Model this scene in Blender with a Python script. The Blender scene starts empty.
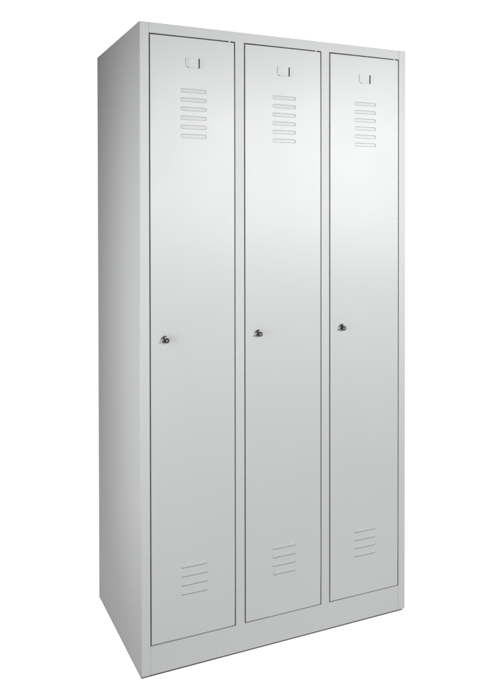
import bpy, bmesh, math
from mathutils import Vector, Matrix

sc = bpy.context.scene
COL = sc.collection

# ------------------------------------------------------------------ sizes (m)
W, D, H = 0.9, 0.4954, 1.8315        # locker: width, depth, height
S, G = 0.0288, 0.0322                # outer stile, divider between doors
Z0, Z1 = 0.0856, H - 0.030           # door opening, bottom and top
DW = (W - 2 * S - 2 * G) / 3         # opening width of one door
GAP = 0.0018                         # half of the shadow gap
BASE = 0.0040                        # dark strip under the plinth, painted as its shadow line

# ------------------------------------------------------------------ materials
def paint(name, col, rough=0.34, wav=1.0, spec=0.5):
    m = bpy.data.materials.new(name); m.use_nodes = True
    nt = m.node_tree; b = nt.nodes['Principled BSDF']
    tc = nt.nodes.new('ShaderNodeNewGeometry')       # position in the room: no two doors get the same waves
    # slight tone drift of the powder coat
    n0 = nt.nodes.new('ShaderNodeTexNoise'); n0.inputs['Scale'].default_value = 2.3
    n0.inputs['Detail'].default_value = 3
    cr = nt.nodes.new('ShaderNodeMix'); cr.data_type = 'RGBA'
    cr.inputs[6].default_value = (*[c * 0.975 for c in col], 1)
    cr.inputs[7].default_value = (*[min(1, c * 1.02) for c in col], 1)
    nt.links.new(tc.outputs['Position'], n0.inputs['Vector'])
    nt.links.new(n0.outputs['Fac'], cr.inputs[0])
    nt.links.new(cr.outputs[2], b.inputs['Base Color'])
    # roughness variation
    n1 = nt.nodes.new('ShaderNodeTexNoise'); n1.inputs['Scale'].default_value = 6
    n1.inputs['Detail'].default_value = 4
    mr = nt.nodes.new('ShaderNodeMapRange')
    mr.inputs['To Min'].default_value = rough - 0.05; mr.inputs['To Max'].default_value = rough + 0.06
    nt.links.new(tc.outputs['Position'], n1.inputs['Vector'])
    nt.links.new(n1.outputs['Fac'], mr.inputs['Value'])
    nt.links.new(mr.outputs['Result'], b.inputs['Roughness'])
    b.inputs['Specular IOR Level'].default_value = spec
    # fine powder-coat peel over the long waves of thin sheet steel
    f = nt.nodes.new('ShaderNodeTexNoise'); f.inputs['Scale'].default_value = 420
    f.inputs['Detail'].default_value = 2
    w = nt.nodes.new('ShaderNodeTexNoise'); w.inputs['Scale'].default_value = 1.7
    w.inputs['Detail'].default_value = 1
    nt.links.new(tc.outputs['Position'], f.inputs['Vector'])
    nt.links.new(tc.outputs['Position'], w.inputs['Vector'])
    b1 = nt.nodes.new('ShaderNodeBump'); b1.inputs['Distance'].default_value = 0.00006
    b1.inputs['Strength'].default_value = 0.5
    b2 = nt.nodes.new('ShaderNodeBump'); b2.inputs['Distance'].default_value = 0.006 * wav
    b2.inputs['Strength'].default_value = 0.5
    nt.links.new(f.outputs['Fac'], b1.inputs['Height'])
    nt.links.new(w.outputs['Fac'], b2.inputs['Height'])
    nt.links.new(b1.outputs['Normal'], b2.inputs['Normal'])
    nt.links.new(b2.outputs['Normal'], b.inputs['Normal'])
    return m

def simple(name, col, rough, metal=0.0):
    m = bpy.data.materials.new(name); m.use_nodes = True
    nt = m.node_tree; b = nt.nodes['Principled BSDF']
    b.inputs['Base Color'].default_value = (*col, 1)
    b.inputs['Metallic'].default_value = metal
    n = nt.nodes.new('ShaderNodeTexNoise'); n.inputs['Scale'].default_value = 90
    mr = nt.nodes.new('ShaderNodeMapRange')
    mr.inputs['To Min'].default_value = rough * 0.85; mr.inputs['To Max'].default_value = rough * 1.15
    nt.links.new(n.outputs['Fac'], mr.inputs['Value'])
    nt.links.new(mr.outputs['Result'], b.inputs['Roughness'])
    return m

GREY = (0.325, 0.332, 0.328)
M_PAINT = paint('light_grey_powder_coat', GREY, rough=0.33, spec=0.23, wav=2.0)
M_SIDE = paint('light_grey_powder_coat_side', GREY, rough=0.50, wav=2.6, spec=0.22)
M_FRAME = paint('light_grey_powder_coat_frame', GREY, rough=0.43, spec=0.20, wav=1.3)
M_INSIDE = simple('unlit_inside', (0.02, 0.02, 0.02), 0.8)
M_SHADOW = simple('shadow_line_black', (0.03, 0.03, 0.03), 0.7)  # black in place of the shade under the locker
M_BLACK = simple('black_lock_plastic', (0.012, 0.012, 0.013), 0.5)
M_BLACK.node_tree.nodes['Principled BSDF'].inputs['Specular IOR Level'].default_value = 0.2
M_CHROME = simple('satin_zinc', (0.45, 0.45, 0.45), 0.4, 1.0)
M_DIM = simple('worn_zinc', (0.30, 0.28, 0.28), 0.35, 1.0)

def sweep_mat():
    m = bpy.data.materials.new('white_glowing_sweep'); m.use_nodes = True
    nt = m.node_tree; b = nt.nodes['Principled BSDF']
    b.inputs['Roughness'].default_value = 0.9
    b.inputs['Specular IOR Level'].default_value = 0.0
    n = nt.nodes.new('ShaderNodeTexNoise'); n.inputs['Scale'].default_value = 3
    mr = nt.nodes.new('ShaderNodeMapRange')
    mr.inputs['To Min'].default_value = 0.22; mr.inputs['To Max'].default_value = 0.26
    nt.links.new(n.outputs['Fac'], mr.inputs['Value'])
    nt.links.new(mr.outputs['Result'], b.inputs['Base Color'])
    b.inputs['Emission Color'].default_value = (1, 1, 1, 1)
    b.inputs['Emission Strength'].default_value = 1.0  # sweep glows on its own, so no contact shadow appears
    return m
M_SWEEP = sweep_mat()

# ------------------------------------------------------------------ helpers
def link(name, bm, mats, parent=None, smooth=False, loc=(0, 0, 0), sharp=35):
    bmesh.ops.recalc_face_normals(bm, faces=bm.faces)
    me = bpy.data.meshes.new(name)
    if smooth:
        for f in bm.faces: f.smooth = True
    bm.to_mesh(me); bm.free()
    if not isinstance(mats, (list, tuple)): mats = [mats]
    for m in mats: me.materials.append(m)
    o = bpy.data.objects.new(name, me); COL.objects.link(o)
    o.location = loc
    if parent: o.parent = parent
    if smooth:
        try:
            me.set_sharp_from_angle(angle=math.radians(sharp))
        except Exception:
            pass
        wn = o.modifiers.new('weighted_normals', 'WEIGHTED_NORMAL'); wn.mode = 'FACE_AREA'; wn.weight = 100; wn.keep_sharp = True
    return o

def box(bm, x0, x1, y0, y1, z0, z1, bev=0.0, seg=2, mat=0):
    r = bmesh.ops.create_cube(bm, size=1)
    vs = r['verts']
    for v in vs:
        v.co = Vector((x0 if v.co.x < 0 else x1, y0 if v.co.y < 0 else y1, z0 if v.co.z < 0 else z1))
    fs = list({f for v in vs for f in v.link_faces})
    for f in fs: f.material_index = mat
    if bev:
        es = list({e for v in vs for e in v.link_edges})
        bmesh.ops.bevel(bm, geom=es, offset=bev, segments=seg, profile=0.5, affect='EDGES')

def prism(bm, prof, z0, z1, mat=0):
    """closed (x, y) profile extruded in z, with caps"""
    a = [bm.verts.new((x, y, z0)) for x, y in prof]
    b = [bm.verts.new((x, y, z1)) for x, y in prof]
    n = len(prof)
    for i in range(n):
        f = bm.faces.new((a[i], a[(i + 1) % n], b[(i + 1) % n], b[i])); f.material_index = mat
    bm.faces.new(a[::-1]).material_index = mat; bm.faces.new(b).material_index = mat

def arc(cx, cy, r, a0, a1, n=6):
    return [(cx + r * math.cos(math.radians(a0 + (a1 - a0) * i / n)),
             cy + r * math.sin(math.radians(a0 + (a1 - a0) * i / n))) for i in range(n + 1)]

def cyl(bm, cx, cz, y0, y1, r, seg=28, mat=0, r2=None):
    """disc solid standing out of the door along -y"""
    r2 = r if r2 is None else r2
    A = [bm.verts.new((cx + r * math.cos(2 * math.pi * i / seg), y0, cz + r * math.sin(2 * math.pi * i / seg))) for i in range(seg)]
    B = [bm.verts.new((cx + r2 * math.cos(2 * math.pi * i / seg), y1, cz + r2 * math.sin(2 * math.pi * i / seg))) for i in range(seg)]
    for i in range(seg):
        bm.faces.new((A[i], A[(i + 1) % seg], B[(i + 1) % seg], B[i])).material_index = mat
    bm.faces.new(A).material_index = mat; bm.faces.new(B).material_index = mat

def tube(bm, pts, r, seg=10, mat=0):
    pts = [Vector(p) for p in pts]; rings = []
    for i, p in enumerate(pts):
        t = (pts[min(i + 1, len(pts) - 1)] - pts[max(i - 1, 0)]).normalized()
        up = Vector((0, 0, 1)) if abs(t.z) < 0.9 else Vector((1, 0, 0))
        a = t.cross(up).normalized(); b = t.cross(a).normalized()
        rings.append([bm.verts.new(p + r * (a * math.cos(2 * math.pi * k / seg) + b * math.sin(2 * math.pi * k / seg))) for k in range(seg)])
    for A, B in zip(rings, rings[1:]):
        for k in range(seg):
            bm.faces.new((A[k], A[(k + 1) % seg], B[(k + 1) % seg], B[k])).material_index = mat
    bm.faces.new(rings[0]).material_index = mat; bm.faces.new(rings[-1]).material_index = mat

# ------------------------------------------------------------------ the locker
root = bpy.data.objects.new('locker', None); COL.objects.link(root)
root['label'] = 'tall light grey steel locker with three narrow doors standing on white'
root['category'] = 'locker'
part = lambda name, bm, m, **k: link(name, bm, m, root, **k)

T = 0.0012
R = 0.0030
FD = 0.022        # depth of the frame returns

# side panels: thin sheet folded round the front corner into the outer stile, and round the back corner
def side_profile():
    ix = S - GAP
    p = []
    p += arc(R, R, R, 180, 270, 8)[0:]                      # outer front corner
    p += arc(ix - 0.0008, 0.0008, 0.0008, -90, 0, 3)       # edge of the stile
    p += [(ix, FD), (ix - T, FD), (ix - T, 0.002)]         # return into the cabinet
    p += [(T + 0.001, 0.002), (T, 0.003)]
    p += [(T, D - 0.006), (0.0026, D - 0.006), (0.0026, D - 0.0030)]
    p += arc(0.0012, D - 0.0042, 0.0012, 90, 180, 3)
    return p
for s in (0, 1):
    bm = bmesh.new()
    pr = side_profile()
    if s: pr = [(W - x, y) for x, y in pr]
    prism(bm, pr, BASE, H - 0.0006)
    for f in bm.faces:                        # the folded stile takes the same sheen as the doors
        c = f.calc_center_median()
        if c.y < 0.0016 and len(f.verts) == 4: f.material_index = 1
    part('side_panel', bm, [M_SIDE, M_FRAME], smooth=True)

# front frame: top rail, plinth and the two divider stiles in one folded sheet, seam against the outer stiles
HAIR = 0.00015
def frame_mesh():
    bm = bmesh.new()
    xs = [S - GAP + HAIR]
    for i in range(3):
        x0 = S + i * (DW + G)
        if i: xs.append(x0 - GAP)
        if i < 2: xs.append(x0 + DW + GAP)
    xs.append(W - S + GAP - HAIR)
    zs = [BASE, Z0 - GAP, Z1 + GAP, H]
    yF = 0.0003
    V = {}
    def v(i, k):
        if (i, k) not in V: V[(i, k)] = bm.verts.new((xs[i], yF, zs[k]))
        return V[(i, k)]
    faces = []
    for i in range(len(xs) - 1):
        for k in range(3):
            if k == 1 and i % 2 == 0: continue
            faces.append(bm.faces.new((v(i, k), v(i + 1, k), v(i + 1, k + 1), v(i, k + 1))))
    bound = [e for e in bm.edges if len(e.link_faces) == 1]
    r = bmesh.ops.extrude_edge_only(bm, edges=bound)
    nv = [g for g in r['geom'] if isinstance(g, bmesh.types.BMVert)]
    for q in nv: q.co.y += FD
    bmesh.ops.bevel(bm, geom=[e for e in bound if e.is_valid], offset=0.0005, segments=2, profile=0.5, affect='EDGES')
    return bm
part('front_frame', frame_mesh(), M_FRAME, smooth=True)

bm = bmesh.new(); box(bm, 0.0, W, 0.0008, D - 0.0002, H - 0.0002, H + 0.0010, 0.0005)
part('top_panel', bm, M_PAINT)
bm = bmesh.new(); box(bm, 0.0008, W - 0.0008, D - 0.0024, D - 0.0008, BASE, H - 0.0004)
part('back_panel', bm, M_PAINT)
bm = bmesh.new(); box(bm, 0.002, W - 0.002, 0.026, D - 0.008, Z0 - 0.012, Z0 - 0.010)
part('bottom_shelf', bm, M_INSIDE)
for i in (1, 2):
    xc = S + i * (DW + G) - G / 2
    bm = bmesh.new(); box(bm, xc - 0.0008, xc + 0.0008, 0.026, D - 0.008, Z0 - 0.009, H - 0.004)
    part('partition', bm, M_INSIDE)
# dark strip painting in the shadow line underneath, all round, stopping short of the right front corner
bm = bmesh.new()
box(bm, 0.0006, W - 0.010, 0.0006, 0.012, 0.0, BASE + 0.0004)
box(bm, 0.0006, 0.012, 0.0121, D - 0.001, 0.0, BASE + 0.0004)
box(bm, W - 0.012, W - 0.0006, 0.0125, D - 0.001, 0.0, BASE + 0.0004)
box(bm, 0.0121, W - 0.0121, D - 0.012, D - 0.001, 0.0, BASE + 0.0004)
part('shadow_line_strip', bm, M_SHADOW)

# ---- doors
def door_mesh():
    """origin at the lower left corner of the opening; sheet folded back on all four sides"""
    bm = bmesh.new()
    x0, x1 = GAP, DW - GAP
    z0, z1 = GAP, (Z1 - Z0) - GAP
    yF = 0.0
    # shallow stiffening crease beside either edge, ~0.35 mm
    cols = [(x0, yF + 0.0003), (x0 + 0.0195, yF + 0.0003), (x0 + 0.0215, yF), (x1 - 0.0195, yF), (x1, yF)]
    cols[3:3] = [(VX0, yF), (VX1, yF)]
    zz = [z0, VL[0], VL[1], VU[0], VU[1], z1]
    g = [[bm.verts.new((x, y, z)) for x, y in cols] for z in zz]
    for k in range(len(zz) - 1):
        for i in range(len(cols) - 1):
            if i == 3 and k in (1, 3): continue
            bm.faces.new((g[k][i], g[k][i + 1], g[k + 1][i + 1], g[k + 1][i]))
    bound = [e for e in bm.edges if len(e.link_faces) == 1 and not (
             all(VX0 - 1e-5 < q.co.x < VX1 + 1e-5 and z0 + 1e-4 < q.co.z < z1 - 1e-4 for q in e.verts))]
    r = bmesh.ops.extrude_edge_only(bm, edges=bound)
    for q in [g for g in r['geom'] if isinstance(g, bmesh.types.BMVert)]: q.co.y = 0.019
    bmesh.ops.bevel(bm, geom=[e for e in bound if e.is_valid], offset=0.0013, segments=3, profile=0.5, affect='EDGES')
    return bm

def louvre_field(n, zc0, w, h, zlo, zhi, deep, shal, hood=False):
    """piece of the sheet with n stadium louvres pressed in, deep at the top edge, shallow at the bottom.
    zc0 is the centre height of the topmost, pitch VP"""
    bm = bmesh.new()
    zb = [zhi] + [zc0 - VP * (k + 0.5) for k in range(n - 1)] + [zlo]
    xc = 0.1305; SEG = 12; R0 = h / 2; hw = w / 2 - R0
    for k in range(n):
        zc = zc0 - VP * k
        co = [bm.verts.new(p) for p in ((VX0, 0, zb[k + 1]), (VX1, 0, zb[k + 1]), (VX1, 0, zb[k]), (VX0, 0, zb[k]))]
        def ring(r, yf):
            pts = [(xc + hw + r * math.cos(t), zc + r * math.sin(t)) for t in [-math.pi / 2 + math.pi * i / SEG for i in range(SEG + 1)]]
            pts += [(xc - hw + r * math.cos(t), zc + r * math.sin(t)) for t in [math.pi / 2 + math.pi * i / SEG for i in range(SEG + 1)]]
            return [bm.verts.new((x, yf(z), z)) for x, z in pts]
        def dep(z):
            t = min(1, max(0, (z - (zc - R0)) / h))
            return -(shal + (deep - shal) * (1 - t) ** 1.2) if hood else shal + (deep - shal) * t ** 1.4
        rings = [ring(R0 + 0.0006, lambda z: 0.0), ring(R0, lambda z: 0.0002), ring(R0 - 0.0005, lambda z: dep(z) * 0.55),
                 ring(R0 - 0.0009, lambda z: dep(z) * 0.9), ring(R0 - 0.0016, lambda z: dep(z))]
        m = len(rings[0])
        for A, B in zip(rings, rings[1:]):
            for q in range(m):
                bm.faces.new((A[q], A[(q + 1) % m], B[(q + 1) % m], B[q]))
        L = rings[-1]                      # floor of the pressing, quads from lower to upper rim
        half = m // 2
        for q in range(half - 1):
            bm.faces.new((L[q], L[q + 1], L[m - 2 - q], L[m - 1 - q]))
        if hood: box(bm, xc - hw - R0 * .6, xc + hw + R0 * .6, -deep * 0.5, 0.0006, zc - R0 - 0.0006, zc - R0 + 0.0004, mat=1)  # dark bar painted in for the shade under the lip
        O = rings[0]                       # sheet between stadium and cell border, in four fans
        def fan(c, idx):
            for p, q in zip(idx, idx[1:]): bm.faces.new((c, O[p], O[q]))
        fan(co[1], list(range(0, SEG // 2 + 1))); fan(co[2], list(range(SEG // 2, SEG + 1)))
        fan(co[3], list(range(SEG + 1, SEG + 1 + SEG // 2 + 1))); fan(co[0], list(range(SEG + 1 + SEG // 2, m)))
        bm.faces.new((co[1], co[2], O[SEG // 2])); bm.faces.new((co[3], co[0], O[SEG + 1 + SEG // 2]))
        bm.faces.new((co[2], co[3], O[SEG + 1], O[SEG])); bm.faces.new((co[0], co[1], O[0], O[m - 1]))
    return bm

VP = 0.0258
VX0, VX1 = 0.0840, 0.1770
UC, LC = 1.6500 - Z0, 0.2925 - Z0
VU = (UC - 5.6 * VP, UC + 0.6 * VP)
VL = (LC - 3.6 * VP, LC + 0.6 * VP)
def vent_upper(): return louvre_field(6, UC, 0.0800, 0.0108, VU[0], VU[1], 0.0024, 0.0018)
def vent_lower(): return louvre_field(4, LC, 0.0780, 0.0085, VL[0], VL[1], 0.0021, 0.0001, True)

def card_holder():
    """three bent tabs that hold a name card: open slots face inwards"""
    bm = bmesh.new()
    xl, xr, zb, zt = 0.1075, 0.1522, 1.7148 - Z0, 1.7440 - Z0
    def tab(x0, x1, z0, z1, side):
        y = -0.0008 if side != 'R' else -0.0014
        box(bm, x0, x1, y - 0.0007, y, z0, z1, 0.0003, 1)
        if side == 'L': box(bm, x0, x0 + 0.0009, y + 0.0001, 0.0003, z0, z1)
        if side == 'R': box(bm, x1 - 0.0009, x1, y + 0.0001, 0.0003, z0, z1)
        if side == 'B': box(bm, x0, x1, y + 0.0001, 0.0003, z0, z0 + 0.0009)
    tab(xl, xl + 0.0042, zb + 0.003, zt, 'L')
    tab(xr - 0.0030, xr + 0.0010, zb + 0.0005, zt, 'R')
    tab(xl + 0.008, xr - 0.0075, zb, zb + 0.0030, 'B')
    # pierced slots left in the sheet where the tabs were bent up
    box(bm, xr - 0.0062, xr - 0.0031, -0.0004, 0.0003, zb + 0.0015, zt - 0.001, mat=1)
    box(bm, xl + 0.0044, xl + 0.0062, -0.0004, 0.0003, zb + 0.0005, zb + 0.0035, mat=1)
    return bm

LX, LZ = 0.0460, 0.9430 - Z0
def lock():
    bm = bmesh.new()
    cyl(bm, LX, LZ, 0.0004, -0.0014, 0.0088, mat=0, r2=0.0082)        # rosette
    cyl(bm, LX, LZ, -0.0013, -0.0060, 0.0058, mat=1)                  # barrel
    cyl(bm, LX, LZ, -0.0059, -0.0100, 0.0078, mat=1, r2=0.0074)       # black knob
    cyl(bm, LX, LZ, -0.0099, -0.0104, 0.0031, mat=2)                  # key face
    box(bm, LX - 0.0005, LX + 0.0005, -0.0108, -0.01041, LZ - 0.0026, LZ + 0.0026, mat=1)
    # padlock eye curling round the knob: upper horn and lower horn
    pts = []
    for i in range(11):
        a = math.radians(165 - 75 * i / 10)
        pts.append((LX - 0.001 + 0.0115 * math.cos(a), -0.0050, LZ + 0.001 + 0.0115 * math.sin(a)))
    tube(bm, pts, 0.0019, mat=1)
    box(bm, LX - 0.0165, LX - 0.0050, -0.0070, -0.0030, LZ - 0.0052, LZ - 0.0014, 0.0007, 1, mat=1)
    box(bm, LX - 0.0040, LX - 0.0010, -0.0062, -0.0014, LZ + 0.0050, LZ + 0.0105, 0.0007, 1, mat=1)
    bmesh.ops.scale(bm, vec=(0.97, 1, 0.97), space=Matrix.Translation((-LX, 0, -LZ)), verts=bm.verts)
    return bm

def hinge(top):
    bm = bmesh.new()
    z = (Z1 - Z0) if top else 0.0
    xc = DW - 0.0165
    box(bm, xc - 0.0026, xc + 0.0026, 0.0010, 0.0170, z - 0.0024, z + 0.0024, 0.0005, 1)
    return bm

door = link('door', door_mesh(), M_PAINT, root, smooth=True, loc=(S, -0.0004, Z0))
sub = [link('vent', vent_upper(), [M_PAINT, M_INSIDE], door, smooth=True, sharp=9),
       link('vent', vent_lower(), [M_PAINT, M_INSIDE], door, smooth=True, sharp=9),
       link('card_holder', card_holder(), [M_PAINT, M_INSIDE], door),
       link('lock', lock(), [M_CHROME, M_BLACK, M_DIM], door, smooth=True),
       link('hinge', hinge(True), M_PAINT, door)]
sub[0]['label'] = 'upper block of six pressed louvres'
sub[1]['label'] = 'lower block of four pressed louvres'
for i in (1, 2):
    d = door.copy(); COL.objects.link(d); d.parent = root
    d.location = (S + i * (DW + G), -0.0004 - 0.0002 * i, Z0)
    for ch in sub:
        c = ch.copy(); COL.objects.link(c); c.parent = d

# ------------------------------------------------------------------ added white sweep: glowing floor and backdrop
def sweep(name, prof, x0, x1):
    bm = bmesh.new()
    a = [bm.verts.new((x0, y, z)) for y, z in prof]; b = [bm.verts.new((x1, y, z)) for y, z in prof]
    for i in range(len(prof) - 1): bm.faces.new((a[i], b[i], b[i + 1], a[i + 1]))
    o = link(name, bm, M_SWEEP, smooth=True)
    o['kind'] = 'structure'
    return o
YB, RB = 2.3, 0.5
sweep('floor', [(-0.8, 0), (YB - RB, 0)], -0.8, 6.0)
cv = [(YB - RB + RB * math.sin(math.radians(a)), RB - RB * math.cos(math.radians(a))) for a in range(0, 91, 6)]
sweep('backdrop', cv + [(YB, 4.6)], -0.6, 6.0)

# ------------------------------------------------------------------ light
w = bpy.data.worlds.new('World'); sc.world = w; w.use_nodes = True
bg = w.node_tree.nodes['Background']
bg.inputs['Color'].default_value = (1, 1, 1, 1); bg.inputs['Strength'].default_value = 0.12

def area(name, loc, target, sx, sy, power, col=(1, 1, 1)):
    L = bpy.data.lights.new(name, 'AREA'); L.shape = 'RECTANGLE'; L.size = sx; L.size_y = sy
    L.energy = power; L.color = col
    o = bpy.data.objects.new(name, L); COL.objects.link(o)
    o.location = loc
    o.rotation_euler = (Vector(target) - Vector(loc)).to_track_quat('-Z', 'Y').to_euler()
    return o
k = area('key_softbox', (1.55, -2.2, 1.68), (0.25, 0.0, 1.15), 2.1, 1.1, 57)
k.data.spread = math.radians(115)
k = area('added_side_fill', (-0.9, -0.28, 1.05), (0.0, 0.02, 1.05), 0.3, 1.55, 6.5)  # added unseen lamp, grades the side panel from front to back
k.data.spread = math.radians(85)

# ------------------------------------------------------------------ camera
cx, cy, cz, yaw, pitch, roll, f, shx, shy = -0.5849, -1.9476, 1.2737, 0.4183, -0.0119, -0.0016, 728.177, -17.3868, -118.5292
fw = Vector((math.sin(yaw) * math.cos(pitch), math.cos(yaw) * math.cos(pitch), math.sin(pitch)))
r = Vector((math.cos(yaw), -math.sin(yaw), 0)); u = r.cross(fw)
r2 = r * math.cos(roll) + u * math.sin(roll); u2 = -r * math.sin(roll) + u * math.cos(roll)
cam = bpy.data.cameras.new('camera'); co = bpy.data.objects.new('camera', cam); COL.objects.link(co)
M = Matrix.Identity(4)
for k in range(3):
    M[k][0] = r2[k]; M[k][1] = u2[k]; M[k][2] = -fw[k]; M[k][3] = (cx, cy, cz)[k]
co.matrix_world = M
cam.sensor_fit = 'HORIZONTAL'; cam.sensor_width = 36
cam.lens = f / 500 * 36
cam.shift_x = -shx / 500; cam.shift_y = shy / 500
cam.clip_start = 0.05; cam.clip_end = 100
sc.camera = co

sc.view_settings.view_transform = 'Standard'; sc.view_settings.look = 'None'
sc.view_settings.exposure = 0; sc.view_settings.gamma = 1
